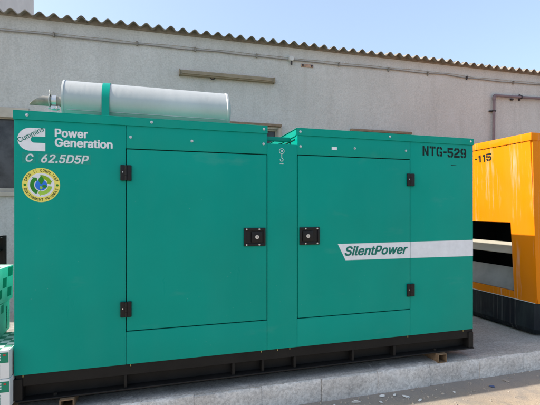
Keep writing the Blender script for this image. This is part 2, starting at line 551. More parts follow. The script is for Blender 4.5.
for q in (((a,0,-.15),(a,6,-.15),(a,6,WTOP),(a,0,WTOP)), ((b,0,-.15),(b,6,-.15),(b,6,WTOP),(b,0,WTOP)), ((a,6,-.15),(b,6,-.15),(b,6,WTOP),(a,6,WTOP)), ((a,0,WTOP),(b,0,WTOP),(b,.2,WTOP),(a,.2,WTOP))):
    bm.faces.new([bm.verts.new(p) for p in q])
bmesh.ops.remove_doubles(bm, verts=bm.verts, dist=.0005)
obj('wall', bm, PLASTER, bld, xf=WM)

def sheet(bm, x0, x1, y0, y1, z0, slope, ph, amp=.026, pitch=.146, t=.007):
    n = int((x1 - x0) / pitch * 16); rows = 3
    top = []; bot = []
    for r in range(rows):
        y = y0 + (y1 - y0) * r / (rows - 1)
        tt = []; bb = []
        for i in range(n + 1):
            x = x0 + (x1 - x0) * i / n
            s = math.cos(2 * PI * (x - ph) / pitch)
            z = z0 + slope * (y - y0) + amp * s
            jz = noise.noise(Vector((x * 2.3, 0, 5))) * .006
            yy = y + (noise.noise(Vector((x * 1.6, 3, r))) * .012 if r == 0 else 0)
            tt.append(bm.verts.new((x, yy, z + jz))); bb.append(bm.verts.new((x, yy, z - t + jz)))
        top.append(tt); bot.append(bb)
    for r in range(rows - 1):
        for i in range(n):
            bm.faces.new((top[r][i], top[r][i+1], top[r+1][i+1], top[r+1][i]))
            bm.faces.new((bot[r][i], bot[r+1][i], bot[r+1][i+1], bot[r][i+1]))
    for i in range(n):
        bm.faces.new((top[0][i], bot[0][i], bot[0][i+1], top[0][i+1]))
        bm.faces.new((top[-1][i], top[-1][i+1], bot[-1][i+1], bot[-1][i]))
bm = bmnew()
PH = 1.465
k = 0
x = -8.03
SW = .146 * 7
x = PH - .146 * 65 + .05
while x < 12.6:
    zz = 3.413 + random.uniform(-.006, .006)
    yo = -.085 + random.uniform(-.012, .012)
    sheet(bm, x - .10, x + SW, yo, 3.2, zz + (.006 if k % 2 else 0), .16, PH)
    x += SW; k += 1
obj('roof', bm, ROOF, bld, smooth=50, xf=WM)
MORTAR = simple('brown mortar bedding', (.20, .175, .145), .95, 0, .3, 14, .5, 60)
bm = bmnew(); n = 2400; prev = None
for i in range(n + 1):
    x = -8 + 20.5 * i / n
    z = 3.413 + .016 + .026 * math.cos(2 * PI * (x - PH) / .146) - .003
    yf = -.018 + noise.noise(Vector((x * 12, 0, 1))) * .008
    cur = [bm.verts.new(p) for p in ((x, .05, z), (x, yf, z), (x, yf, 3.390 + noise.noise(Vector((x * 7, 4, 1))) * .006), (x, -.001, 3.380))]
    if prev:
        for k in range(3): bm.faces.new((prev[k], cur[k], cur[k + 1], prev[k + 1]))
    prev = cur
obj('mortar_bedding', bm, MORTAR, bld, xf=WM)
bm = bmnew(); sheet(bm, -8, 12.5, 3.2, 6.4, 3.413 + .16 * 3.3 + .02, -.16, PH)
obj('roof', bm, ROOF, bld, smooth=50, xf=WM)

def window(x0, x1, z0=1.371, z1=2.262, lint=None, sillw=True, fr=.045):
    bm = bmnew()
    for q in ((x0, x0 + fr, z0, z1), (x1 - fr, x1, z0, z1)): box(bm, q[0], q[1], .05, .11, q[2] + fr, q[3] - fr, .003)
    box(bm, x0, x1, .05, .11, z1 - fr, z1, .003); box(bm, x0, x1, .05, .11, z0, z0 + fr, .003)
    xm = (x0 + x1) / 2
    box(bm, xm - .015, xm + .015, .06, .10, z0 + fr, z1 - fr)
    f = obj('window', bm, FRAME, bld, xf=WM)
    bm = bmnew(); box(bm, x0 + fr - .01, x1 - fr + .01, .075, .085, z0 + fr - .01, z1 - fr + .01)
    obj('pane', bm, GLASS, f, xf=WM)
    if sillw:
        bm = bmnew(); box(bm, x0 - .05, x1 + .05, -.035, .05, z0 - .046, z0, .004)
        obj('sill', bm, FRAME, f, xf=WM)
    if lint == 'band':
        bm = bmnew(); box(bm, x0 - .06, x1 + .06, -.02, .03, z1 - .04, 2.336, .004)
        obj('lintel', bm, FRAME, f, xf=WM)
    if lint == 'ledge':
        bm = bmnew(); box(bm, x0 - .035, x1 + .035, -.06, .03, 2.285, 2.318, .003)
        obj('lintel', bm, WOODLEDGE, f, xf=WM)
window(-2.75, -1.5, lint='band')
window(.62, 1.56, lint='ledge', fr=.022); window(2.66, 3.57, lint='ledge')
# cement surround of the middle window, standing proud of the plaster
bm = bmnew()
box(bm, 1.562, 1.605, -.02, .012, 1.37, 2.283, .003); obj('window_surround', bm, FRAME, bld, xf=WM)
bm = bmnew(); box(bm, .575, .618, -.02, .012, 1.37, 2.283, .003); obj('window_surround', bm, FRAME, bld, xf=WM)

# rear building that shows above the roof at the far left
rb = thing('rear_building', 'pale plastered block rising above the corrugated roof at the left edge', 'building', (-6, 11, -.15))
bm = bmnew(); box(bm, -9.5, -3.03, 9.3, 13, -.15, 9.2, .02); obj('wall', bm, REARB, rb)
bm = bmnew(); box(bm, -9.6, -2.95, 9.2, 13.1, 9.2, 9.35, .02); obj('roof', bm, REARB, rb)

# cables clipped along the wall
wire = [(-8, 3.21), (-3.4, 3.212), (-1.735, 3.211), (-1.254, 3.216), (-.255, 3.214), (.772, 3.223), (1.743, 3.219), (3.235, 3.231), (4.216, 3.238), (4.768, 3.220), (6.059, 3.236), (9, 3.23), (12.4, 3.24)]
def cable(dz, r, y, sag, mat, label, ph=0):
    bm = bmnew(); pts = []
    for (x0, z0), (x1, z1) in zip(wire, wire[1:]):
        n = 8
        for i in range(n):
            t = i / n
            pts.append((x0 + (x1 - x0) * t, y, z0 + (z1 - z0) * t + dz - sag * 4 * t * (1 - t) * min(1, x1 - x0) + .003 * math.sin(9 * (x0 + (x1 - x0) * t) + ph)))
    pts.append((wire[-1][0], y, wire[-1][1] + dz))
    tube(bm, pts, r, 6)
    tag(obj('wall_cable', bm, mat, None, True, WM, wbase(0, y, 3.2)), label, 'cable', 'cables along the wall under the eave')
cable(.012, .0035, -.020, -.003, CABLE2, 'thin upper tan cable strung along the wall under the corrugated eave')
cable(-.007, .0058, -.016, .008, CABLE, 'thicker lower grey cable strung along the wall under the corrugated eave', 2)
clips = [-1.18, -.255, .45, 1.26, 2.45, 3.235, 3.9, 4.6, 5.5]
nm = ['nearest the left frame edge', 'above the muffler outlet side', 'above the batten left half', 'left of the junction box', 'second right of the junction box', 'above the brown window ledge', 'midway between window ledge and drain pipe', 'just left of the drain pipe elbow', 'above the horizontal drain pipe']
for x, s in zip(clips, nm):
    bm = bmnew(); box(bm, x - .009, x + .009, -.030, .0, 3.19, 3.245, .003); cyl(bm, (x, -.034, 3.238), (x, -.028, 3.238), .006, n=10)
    tag(obj('cable_clip', bm, CLAMP if s[0] == 'j' else CABLE, None, False, WM, wbase(x, 0, 3.2)), 'small grey cable clip on the wall ' + s, 'clip', 'clips holding the wall cables')

# round junction box and the raw patch right of it
jb = thing('junction_box', 'small round grey junction box on the cable run under the eave', 'electrical box', wbase(1.74, 0, 3.2))
bm = bmnew(); cyl(bm, (1.738, -.045, 3.222), (1.738, 0, 3.222), .036, .038, n=20); obj('box', bm, PLASTGREY, jb, 40, WM)
bm = bmnew(); cyl(bm, (1.738, -.052, 3.222), (1.738, -.045, 3.222), .030, n=20); obj('cover', bm, PLASTGREY, jb, 40, WM)
bm = bmnew(); tube(bm, [(1.742, -.03, 3.19), (1.74, -.03, 3.165), (1.743, -.03, 3.142)], .012, 8); obj('gland', bm, CLAMP, jb, True, WM)
bp = thing('wall_bracket', 'small tan mounting plate with two dark holes right of the junction box', 'bracket', wbase(1.97, 0, 3.14))
bm = bmnew(); box(bm, 1.885, 2.065, -.012, 0, 3.135, 3.178, .004); obj('plate', bm, BRICK, bp, False, WM)
for x in (1.91, 2.04):
    bm = bmnew(); cyl(bm, (x, -.016, 3.157), (x, -.011, 3.157), .014, n=12); obj('bolt', bm, CLAMP, bp, False, WM)

# tube light batten
bt = thing('light_batten', 'long tan metal tube light batten fixed to the wall above the muffler', 'light fitting', wbase(.87, 0, 2.9))
bm = bmnew(); box(bm, .263, 1.488, -.055, 0, 2.868, 2.932, .006, 2); obj('channel', bm, BATTEN, bt, False, WM)
bm = bmnew(); box(bm, .29, 1.46, -.066, -.056, 2.882, 2.9, .002); obj('cover_strip', bm, BATTEN, bt, False, WM)
for x in (.249, 1.489):
    bm = bmnew(); box(bm, x, x + .013, -.07, 0, 2.862, 2.937, .003); obj('end_cap', bm, BATTEN, bt, False, WM)
bm = bmnew(); tube(bm, [(.64, -.03, 2.868), (.66, -.035, 2.845), (.69, -.04, 2.848), (.70, -.03, 2.867)], .006, 6); obj('wire_tail', bm, CLAMP, bt, True, WM)

# drain pipe: vertical run, elbow, horizontal run
pp = thing('drain_pipe', 'mauve grey plastic pipe turning through an elbow on the wall above the yellow generator', 'pipe', wbase(5.09, 0, -.15))
bm = bmnew()
pts = [(5.075, -.045, -.1), (5.075, -.045, 1.5), (5.085, -.045, 2.6), (5.09, -.045, 2.93)]
pts += [(5.09 + .035 * (1 - math.cos(a)), -.045, 2.94 + .035 * math.sin(a)) for a in (R(15), R(35), R(55), R(75), R(90))]
pts += [(5.3, -.045, 2.977), (6.06, -.045, 2.995), (9.5, -.045, 3.03)]
tube(bm, pts, .021, 12); obj('pipe_run', bm, PVC, pp, 60, WM)
bm = bmnew(); tube(bm, [(5.09, -.045, 2.90)] + pts[3:9] + [(5.16, -.045, 2.976)], .026, 12); obj('elbow', bm, PVC, pp, 60, WM)
for a, b in (((5.085, -.045, 2.73), 'v'), ((5.62, -.045, 2.985), 'h')):
    bm = bmnew(); x, y, z = a
    if b == 'v':
        cyl(bm, (x, y, z - .01), (x, y, z + .01), .027, n=14); box(bm, x - .06, x + .06, -.03, 0, z - .009, z + .009, .002)
    else:
        cyl(bm, (x - .012, y, z), (x + .012, y, z), .028, n=14); box(bm, x - .009, x + .009, -.03, 0, z - .05, z + .05, .002)
    obj('clamp', bm, CLAMP, pp, False, WM)
bm = bmnew(); box(bm, 5.44, 5.49, -.03, 0, 2.93, 2.958, .004); obj('clamp', bm, CLAMP, pp, False, WM)

# ------------------------------------------------------------------ green generator
G = thing('diesel_generator', 'green canopied generator set with silver muffler on top and white stripe', 'generator', (1.59, .55, .06))
W = 3.18; DP = 1.30; PB = .224; PT = 1.675; LT = 1.725
def panel(name, x0, x1, z0, z1, y0=0, y1=.02, mat=GREEN, bev=.003, sub=None, parent=G):
    bm = bmnew(); box(bm, x0, x1, y0, y1, z0, z1, bev, 2)
    return obj(name, bm, mat, parent, 30)
bm = bmnew(); box(bm, .02, W - .02, .021, DP - .02, PB + .004, 1.58); obj('inner_frame', bm, DKGREEN, G)
panel('side_panel', 0, .5945, PB, PT)
panel('side_panel', 2.6035, W, PB, PT)
panel('centre_panel', 1.4885, 1.7005, PB, 1.608)
panel('header_panel', .597, 1.486, 1.535, PT); panel('header_panel', 1.703, 2.601, 1.542, PT)
panel('lower_panel', .597, 1.486, PB, .4225); panel('lower_panel', 1.703, 2.601, PB, .4165)
panel('door', .599, 1.4835, .4285, 1.529, -.004, .018, bev=.005)
panel('door', 1.706, 2.598, .4225, 1.536, -.004, .018, bev=.005)
for x0, x1 in ((0, .02), (W - .02, W)):
    bm = bmnew(); box(bm, x0, x1, .0205, DP, PB, PT, .003); obj('end_panel', bm, GREEN, G)
bm = bmnew(); box(bm, .0205, W - .0205, DP - .019, DP, PB, PT, .003); obj('rear_panel', bm, GREEN, G)
# roof lids, each a folded tray with a front lip
for x0, x1 in ((-.004, 1.489), (1.698, W + .004)):
    bm = bmnew()
    box(bm, x0, x1, -.006, DP + .006, LT - .003, LT, .001)
    box(bm, x0, x1, -.006, -.003, PT - .001, LT - .0031)
    box(bm, x0, x1, DP + .003, DP + .006, PT - .001, LT - .0031)
    obj('roof_panel', bm, GREEN2, G)
    for xe in (x0, x1 - .003):
        pass
bm = bmnew(); box(bm, -.004, -.001, -.0028, DP + .0028, PT - .001, LT - .0032); obj('roof_lip', bm, GREEN2, G)
bm = bmnew(); box(bm, W + .001, W + .004, -.0028, DP + .0028, PT - .001, LT - .0032); obj('roof_lip', bm, GREEN2, G)
# air outlet recess between the lids: two cheek plates, a sloping floor, a rail
for xa, xb in ((1.474, 1.4855), (1.7035, 1.715)):
    bm = bmnew(); box(bm, xa, xb, .0215, DP - .02, 1.30, LT - .0035); c = obj('cheek_plate', bm, GREEN2, G)
bm = bmnew()
box(bm, 1.6975, 1.7030, .03, 1.16, 1.672, 1.682, .002); obj('cheek_flange', bm, GREEN2, G)
bm = bmnew(); box(bm, 1.6985, 1.7030, .05, 1.1, 1.650, 1.656); obj('cheek_flange', bm, DKGREEN, G)
bm = bmnew()
vs = [(1.486, .03, 1.585), (1.703, .03, 1.585), (1.703, 1.17, 1.585), (1.486, 1.17, 1.585)]
bm.faces.new([bm.verts.new(v) for v in vs]); obj('recess_floor', bm, GREEN2, G)
bm = bmnew(); box(bm, 1.486, 1.703, .14, .17, 1.652, 1.682, .004, 2); obj('cross_rail', bm, GREEN2, G)
bm = bmnew(); box(bm, 1.486, 1.703, DP - .0185, DP - .002, 1.56, 1.64, .004, 2); obj('cross_rail', bm, GREEN2, G)
# bolts
for x, z, y in ((.066, 1.70, -.006), (.745, 1.701, -.006), (1.463, 1.700, -.006), (.622, 1.604, 0), (.99, 1.598, 0), (1.462, 1.603, 0),
             (1.722, 1.698, -.006), (1.726, 1.598, 0), (2.14, 1.603, 0), (2.425, 1.701, -.006), (2.565, 1.604, 0), (3.152, 1.701, -.006)):
    bm = bmnew()
    cyl(bm, (x, y - .002, z), (x, y, z), .0085, n=18)
    cyl(bm, (x, y - .0085, z), (x, y - .002, z), .0045, .006, n=8)
    obj('bolt', bm, STEEL, G, 30)
bm = bmnew(); box(bm, 2.325 - .365, 2.325 - .325, -.001, 0, 1.585, 1.606); obj('sticker', bm, INK_W, G)
# hinges, two leaves round a knuckle
for x, z, y in ((.596, 1.385, 0), (.596, .561, 0), (2.601, 1.387, 0), (2.601, .565, 0)):
    bm = bmnew(); y = -.004
    box(bm, x - .032, x - .004, y - .012, y, z - .047, z + .047, .006, 3)
    box(bm, x + .004, x + .032, y - .012, y, z - .047, z + .047, .006, 3)
    h = obj('hinge', bm, PLASTIC, G, 40)
    bm = bmnew()
    for k in range(3):
        z0 = z - .045 + k * .0302; cyl(bm, (x, y - .010, z0), (x, y - .010, z0 + .029), .0085, n=14)
    obj('knuckle', bm, PLASTIC, h, 40)
    bm = bmnew(); cyl(bm, (x - .018, y - .0135, z + .004), (x - .018, y - .0115, z + .004), .0035, n=10); obj('screw', bm, STEEL, h)
# paddle latches
def latch(xc, zc, mir):
    y = -.004; w, h = .074, .06
    def bx(b, x0, x1, y0, y1, z0, z1, bev=.0):
        X = sorted((xc + mir * x0, xc + mir * x1)); box(b, X[0], X[1], y0, y1, zc + z0, zc + z1, bev, 2)
    bm = bmnew()
    bx(bm, -w, w, y - .009, y, .042, h, .003); bx(bm, -w, w, y - .009, y, -h, -.042, .003)
    bx(bm, -w, -w + .014, y - .009, y, -.0421, .0421, .002); bx(bm, w - .016, w, y - .009, y, -.0421, .0421, .002)
    bx(bm, -w + .014, w - .016, y - .0012, y, -.0421, .0421)
    L = obj('door_latch', bm, PLASTIC, G, 40)
    bm = bmnew(); bx(bm, -.024, .05, y - .0125, y - .0013, -.036, .036, .005); obj('paddle', bm, PLASTIC, L, 40)
    bm = bmnew(); X = xc + mir * .014; cyl(bm, (X, y - .0165, zc), (X, y - .0125, zc), .013, .014, n=20); obj('key_lock', bm, STEEL, L, 40)
    bm = bmnew(); box(bm, X - .0018, X + .0018, y - .0172, y - .0166, zc - .007, zc + .007); obj('keyhole', bm, VOID, L)
    for sx, sz in ((-.056, .051), (.03, .051), (-.056, -.051), (.03, -.051)):
        bm = bmnew(); X = xc + mir * sx; cyl(bm, (X, y - .0115, zc + sz), (X, y - .009, zc + sz), .0055, n=10); obj('screw', bm, STEEL, L)
latch(1.399, .983, 1); latch(1.789, .983, -1)

# white stripe and wording
YD = -.0046; YP = -.0006
bm = bmnew()
flat(bm, [(2.005, .922), (2.0655, .806), (2.5975, .8035), (2.5975, .9245)], -.004)
flat(bm, [(2.6045, .8035), (3.1795, .800), (3.1795, .927), (2.6045, .9245)], 0)
obj('stripe', bm, INK_W, G)
bm = bmnew(); text(bm, 'SilentPower', 2.058, 2.578, .836, .905, YD - .0006, .022, .28); obj('lettering', bm, INK_G, G)
bm = bmnew(); text(bm, 'Power', .207, .383, 1.583, 1.632, YP, .024); obj('lettering', bm, INK_W, G)
bm = bmnew(); text(bm, 'Generation', .207, .520, 1.528, 1.578, YP, .024); obj('lettering', bm, INK_W, G)
bm = bmnew(); text(bm, 'C', .058, .098, 1.435, 1.481, YP - .0004, .020, .25); text(bm, '62.5D5P', .136, .389, 1.432, 1.482, YP - .0004, .020, .25)
obj('lettering', bm, INK_F, G)
FADE = simple('ghost of an old sticker', (.004, .255, .20), .5, 0, .15, 60)
bm = bmnew(); flat(bm, [(.04, 1.428), (.108, 1.428), (.108, 1.488), (.04, 1.488)], 0, .0004); flat(bm, [(.122, 1.428), (.40, 1.428), (.40, 1.488), (.122, 1.488)], 0, .0004)
obj('sticker', bm, FADE, G)
bm = bmnew()
stencil(bm, 'NTG', 2.712, 1.574, .053, .074, .0625, lambda x, z: (x, YP, z + (2.9 - x) * -.0))
stencil(bm, '-', 2.898, 1.575, .036, .066, .05, lambda x, z: (x, YP, z))
stencil(bm, '529', 2.938, 1.569, .053, .074, .0615, lambda x, z: (x, YP, z))
obj('lettering', bm, INK_K, G)
bm = bmnew(); flat(bm, [(2.97, 1.507), (3.02, 1.511), (3.022, 1.514), (2.972, 1.512)], 0); obj('scuff', bm, INK_K, G)
# emblem: a squared off C with a slot, the word running up across it
xl, xr, zt, zb = .017, .158, 1.629, 1.498
zc = (zt + zb) / 2; rr = (zt - zb) / 2
pts = [(xr, zt)] + [(xl + rr + rr * math.cos(a), zc + rr * math.sin(a)) for a in [R(90 + 180 * k / 24) for k in range(25)]] + [(xr, zb), (xr, 1.545)]
s0, s1 = 1.545, 1.581; sc, sr = (s0 + s1) / 2, (s1 - s0) / 2
pts += [(.083 + sr - sr * math.sin(a) , sc - sr * math.cos(a)) for a in [R(180 * k / 12) for k in range(13)]] + [(xr, 1.581)]
bm = bmnew(); flat(bm, pts, 0); e = obj('emblem', bm, INK_W, G)
def rotmap(cx, cz, ang, y):
    c, s = math.cos(ang), math.sin(ang)
    return lambda x, z: (cx + x * c - z * s, y, cz + x * s + z * c)
bm = bmnew(); text(bm, 'Cummins', 0, .148, 0, .029, 0, .012, 0, mapf=rotmap(.0265, 1.5415, R(30), -.0010)); obj('lettering', bm, INK_G, e)
# round eco badge
bx_, bz_ = .137, 1.304
def disc(r, y, mat, par, n=48, name='disc'):
    bm = bmnew(); flat(bm, [(bx_ + r * math.cos(2 * PI * k / n), bz_ + r * math.sin(2 * PI * k / n)) for k in range(n)], y, .0005); return obj(name, bm, mat, par)
YEL = simple('yellow badge vinyl', (.72, .66, .13), .5, 0, .05); BLU = simple('blue badge vinyl', (.02, .16, .62), .5)
LG = simple('light green badge vinyl', (.30, .52, .06), .5); DG = simple('dark green badge vinyl', (.02, .20, .02), .5); OG = simple('olive badge vinyl', (.20, .36, .01), .5)
bd = disc(.0975, 0, YEL, G, name='eco_badge')
disc(.069, -.0006, INK_W, bd); disc(.031, -.0012, BLU, bd, name='globe')
def arrow(a0, a1, mat, name='arrow'):
    r0, r1 = .036, .057; bm = bmnew(); n = 14; y = -.0012
    head = R(20) * (1 if a1 > a0 else -1); ae = a1 - head
    o_ = [(r1, a0 + (ae - a0) * k / n) for k in range(n + 1)] + [(r1 + .008, ae), ((r0 + r1) / 2, a1), (r0 - .008, ae)] + [(r0, ae + (a0 - ae) * k / n) for k in range(n + 1)]
    flat(bm, [(bx_ + r * math.cos(a), bz_ + r * math.sin(a)) for r, a in o_], y, .0004); obj(name, bm, mat, bd)
arrow(R(245), R(118), DG); arrow(R(95), R(5), OG); arrow(R(-8), R(-112), LG)
def leaf(cx, cz, L, wd, ang, mat):
    bm = bmnew(); n = 10; pts = [(L * k / n, wd * math.sin(PI * k / n)) for k in range(n + 1)] + [(L * k / n, -wd * math.sin(PI * k / n)) for k in range(n - 1, 0, -1)]
    c, s = math.cos(ang), math.sin(ang)
    flat(bm, [(bx_ + cx + x * c - z * s, bz_ + cz + x * s + z * c) for x, z in pts], -.0018, .0004); obj('leaf', bm, mat, bd)
leaf(0, .004, .048, .014, R(90), DG); leaf(.003, -.004, .030, .009, R(-12), DG); leaf(-.004, -.005, .022, .007, R(-70), LG)
bm = bmnew()
def arc_text(s, a0, a1, r, flip, h=.0165):
    n = len(s)
    for i, ch in enumerate(s):
        if ch == ' ': continue
        a = a0 + (a1 - a0) * (i + .5) / n
        cx, cz = bx_ + r * math.cos(a), bz_ + r * math.sin(a)
        ang = a - PI / 2 if not flip else a + PI / 2
        w_ = .0035 if ch == 'I' else .0098
        m = rotmap(cx, cz, ang, -.0009)
        text(bm, ch, -w_ / 2, w_ / 2, -h / 2, h / 2, 0, .012, mapf=m)
arc_text('CPCB II COMPLIANT', R(166), R(14), .0835, False)
arc_text('ENVIRONMENT FRIENDLY', R(192), R(348), .0835, True, .0145)
obj('lettering', bm, INK_K, bd)
for s in (-1, 1):
    bm = bmnew(); n = 16
    flat(bm, [(bx_ + s * .083 + .007 * math.cos(2 * PI * k / n), bz_ + .007 * math.sin(2 * PI * k / n)) for k in range(n)], -.0006, .0004); obj('dot', bm, DG, bd)
# lifting hook pictogram on the centre panel
bm = bmnew()
def ring(cx, cz, r, t, y, a0=0, a1=2 * PI, n=28):
    for k in range(n):
        b0, b1 = a0 + (a1 - a0) * k / n, a0 + (a1 - a0) * (k + 1) / n
        bm.faces.new([bm.verts.new((cx + q * math.cos(b), y, cz + q * math.sin(b))) for q, b in ((r - t, b0), (r, b0), (r, b1), (r - t, b1))])
hx = 1.590
ring(hx, 1.560, .019, .003, -.0006); ring(hx, 1.560, .008, .0035, -.0006)
flat(bm, [(hx - .0022, 1.541), (hx + .0022, 1.541), (hx + .0022, 1.512), (hx - .0022, 1.512)], 0)
ring(hx - .001, 1.502, .0125, .004, -.0006, R(-200), R(80)); flat(bm, [(hx - .014, 1.474), (hx + .012, 1.474), (hx + .012, 1.478), (hx - .014, 1.478)], 0)
obj('hook_symbol', bm, INK_F, G)

# base skid
bm = bmnew()
box(bm, .005, 3.19, .012, 1.19, .155, .2225, .002)
box(bm, .012, 3.182, .066, .074, .0785, .1548)
box(bm, .012, 3.182, 1.13, 1.14, .0785, .1548)
base = obj('base_frame', bm, BLACKB, G)
bm = bmnew(); box(bm, .005, 3.19, -.004, .12, .069, .0783, .002); box(bm, .005, 3.19, 1.08, 1.19, .069, .0783, .002); obj('flange', bm, BLACKB, base)
for x in (.018, .592, 1.262, 1.462, 1.69, 2.135, 2.478, 3.165):
    w = .009 if .1 < x < 3.1 else .022
    bm = bmnew(); box(bm, x - w, x + w, .004 if w > .01 else .014, .066, .0785, .1548 if w < .01 else .2, .001); obj('stiffener', bm, BLACKB, base)
for x in (.205, 2.845):
    bm = bmnew(); cyl(bm, (x, .03, .0784), (x, .03, .094), .011, n=6); obj('bolt', bm, BLACKB, base)
for x in (.04, .62, 1.445, 1.56, 1.648, 2.585, 3.09):
    bm = bmnew(); box(bm, x, x + .005, .006, .0119, .209, .2215, .001); obj('sealant', bm, YELTAG, base)

# muffler
MY, MZ, MR = .44, 1.896, .143
bm = bmnew()
x0, x1 = .182, 1.288
prof = [(x0 + .02, .02), (x0 + .012, MR * .55), (x0 + .006, MR * .96), (x0, MR - .002), (x0, MR + .003), (x0 + .012, MR + .004), (x0 + .016, MR)]
prof += [(x0 + .016 + (x1 - x0 - .032) * k / 24, MR) for k in range(1, 24)]
prof += [(x1 - .016, MR), (x1 - .012, MR + .004), (x1, MR + .003), (x1, MR - .002), (x1 - .004, MR * .96), (x1 + .02, MR * .7), (x1 + .03, .02)]
lathe_x(bm, prof, MY, MZ, 72)
mf = obj('muffler', bm, MUFF, G, 40)
bm = bmnew(); cyl(bm, (x0 + .03, MY - MR * .86, MZ - MR * .53), (x1 - .03, MY - MR * .86, MZ - MR * .53), .0025, n=6); obj('weld_seam', bm, MUFF, mf, 40)
bm = bmnew(); xs_, xe_ = .428, .476
n = 40; ra, rb_ = MR + .0015, MR + .0045
def strap_ring(bm):
    secs = []
    angs = [R(-8 + 196 * k / n) for k in range(n + 1)]
    path = [(MY + ra * math.cos(a), MZ + ra * math.sin(a), math.cos(a), math.sin(a)) for a in angs]
    path = [(MY + ra + .004, 1.727, 1, 0)] + path + [(MY - ra - .004, 1.727, -1, 0)]
    for y, z, ny, nz in path:
        secs.append([bm.verts.new((xx, y + ny * q, z + nz * q)) for xx, q in ((xs_, 0), (xe_, 0), (xe_, .004), (xs_, .004))])
    for a, b in zip(secs, secs[1:]):
        for k in range(4): bm.faces.new((a[k], a[(k + 1) % 4], b[(k + 1) % 4], b[k]))
    bm.faces.new(secs[0]); bm.faces.new(secs[-1][::-1])
strap_ring(bm); obj('strap', bm, GREEN2, mf, 30)
bm = bmnew(); box(bm, 1.02, 1.07, MY - .10, MY + .10, LT + .0005, MZ - MR * .8, .002); obj('saddle', bm, GREEN2, mf)
bm = bmnew(); box(bm, .42, .484, MY - .19, MY + .19, LT + .0005, LT + .006, .001); obj('saddle', bm, GREEN2, mf)
bm = bmnew()   # outlet pipe with a slanted mouth
n = 28; r = .033; secs = []
def mouth(xt, xb, rr_):
    return [bm.verts.new(((xt + xb) / 2 + (xt - xb) / 2 * math.sin(2 * PI * k / n), MY + rr_ * math.cos(2 * PI * k / n), MZ + rr_ * math.sin(2 * PI * k / n))) for k in range(n)]
secs = [mouth(.18, .18, r), mouth(.055, -.032, r), mouth(.055, -.032, r - .003), mouth(.16, .16, r - .003)]
for a, b in zip(secs, secs[1:]):
    for k in range(n): bm.faces.new((a[k], a[(k + 1) % n], b[(k + 1) % n], b[k]))
bm.faces.new(secs[-1])
obj('outlet_pipe', bm, simple('dull outlet steel', (.27, .26, .23), .5, .5, .25, 20), mf, 40)
bm = bmnew(); cyl(bm, (.088, MY, MZ), (.094, MY, MZ), .046, n=24); box(bm, .088, .094, MY - .012, MY + .012, MZ + .03, MZ + .075, .001)
obj('flange', bm, MUFF, mf, 40)
bm = bmnew(); cyl(bm, (.106, MY, MZ), (.134, MY, MZ), .041, n=24); box(bm, .100, .14, MY - .035, MY + .0, MZ - .062, MZ - .036, .003); cyl(bm, (.085, MY - .02, MZ - .052), (.155, MY - .02, MZ - .052), .007, n=8); cyl(bm, (.12, MY - .04, MZ - .05), (.12, MY + .02, MZ - .05), .008, n=8)
obj('clamp', bm, STEEL, mf, 40)
bm = bmnew(); box(bm, .138, .150, MY - .012, MY + .012, LT + .0005, MZ - .03, .001); obj('strut', bm, STEEL, mf)

# steel box-section bearers under the skid
for x, lab in ((.274, 'rusty box section steel bearer under the left end of the green generator'), (2.868, 'rusty box section steel bearer under the right end of the green generator')):
    bm = bmnew(); t = .006; h = .067; w = .038; y0, y1 = -.03, 1.2
    box(bm, x - w, x + w, y0, y1, 0.001, t); box(bm, x - w, x + w, y0, y1, h - t, h)
    box(bm, x - w, x - w + t, y0, y1, t + .0002, h - t - .0002); box(bm, x + w - t, x + w, y0, y1, t + .0002, h - t - .0002)
    tag(obj('steel_bearer', bm, RUST, base=(x, .5, 0)), lab, 'steel tube', 'bearers under the green generator')

# ------------------------------------------------------------------ yellow generator
Yg = thing('diesel_generator', 'orange yellow canopied generator with black base, half seen at the right edge', 'generator', (5.3, .85, 0))
XB, LEAN, ZB, ZT = 4.125, .046, .305, 1.865
def yx(z): return XB - LEAN * (z - ZB)
Y0, Y1, XR = .238, 1.45, 6.9
oy0, oy1, oz0, oz1 = .49, 1.25, .375, 1.045
bm = bmnew()
ys = [Y0, oy0, oy1, Y1]; zz = [ZB, oz0, oz1, ZT]
gv = {(i, j): bm.verts.new((yx(z), y + (.024 * (1 - (z - ZB) / 1.56) if i == 1 else 0) * -1 + (.012 if i == 1 else 0), z)) for i, y in enumerate(ys) for j, z in enumerate(zz)}
for i in range(3):
    for j in range(3):
        if (i, j) == (1, 1): continue
        bm.faces.new((gv[i, j], gv[i + 1, j], gv[i + 1, j + 1], gv[i, j + 1]))
gb = {}
for i, j in ((1, 1), (2, 1), (2, 2), (1, 2)):
    gb[i, j] = bm.verts.new(gv[i, j].co + Vector((.035, 0, 0)))
cyc = [(1, 1), (2, 1), (2, 2), (1, 2)]
for a, b in zip(cyc, cyc[1:] + cyc[:1]): bm.faces.new((gv[a], gv[b], gb[b], gb[a]))
f0 = [bm.verts.new((XR, Y0, z)) for z in zz]; f1 = [bm.verts.new((XR, Y1, z)) for z in zz]
for j in range(3):
    bm.faces.new((gv[0, j], gv[0, j + 1], f0[j + 1], f0[j])); bm.faces.new((gv[3, j], gv[3, j + 1], f1[j + 1], f1[j])); bm.faces.new((f0[j], f0[j + 1], f1[j + 1], f1[j]))
es = [e for e in bm.edges if all(abs(v.co.y - Y0) < 1e-4 and v.co.x < 4.3 for v in e.verts)]
bmesh.ops.bevel(bm, geom=es, offset=.016, segments=4, affect='EDGES')
obj('canopy', bm, YELLOW, Yg, 40)
bm = bmnew()
L0 = yx(ZT) - .006
vs = box(bm, L0, XR + .006, Y0 - .006, Y1 + .006, ZT - .068, ZT + .004, .008, 2)
obj('roof_panel', bm, YELLOW, Yg, 40)
bm = bmnew()
y = Y0 + .07
while y < Y1 - .05:
    w = random.uniform(.012, .03); box(bm, yx(1.79) - .0012, yx(1.79) + .004, y, y + w, 1.7905, 1.7955); y += w + random.uniform(.012, .035)
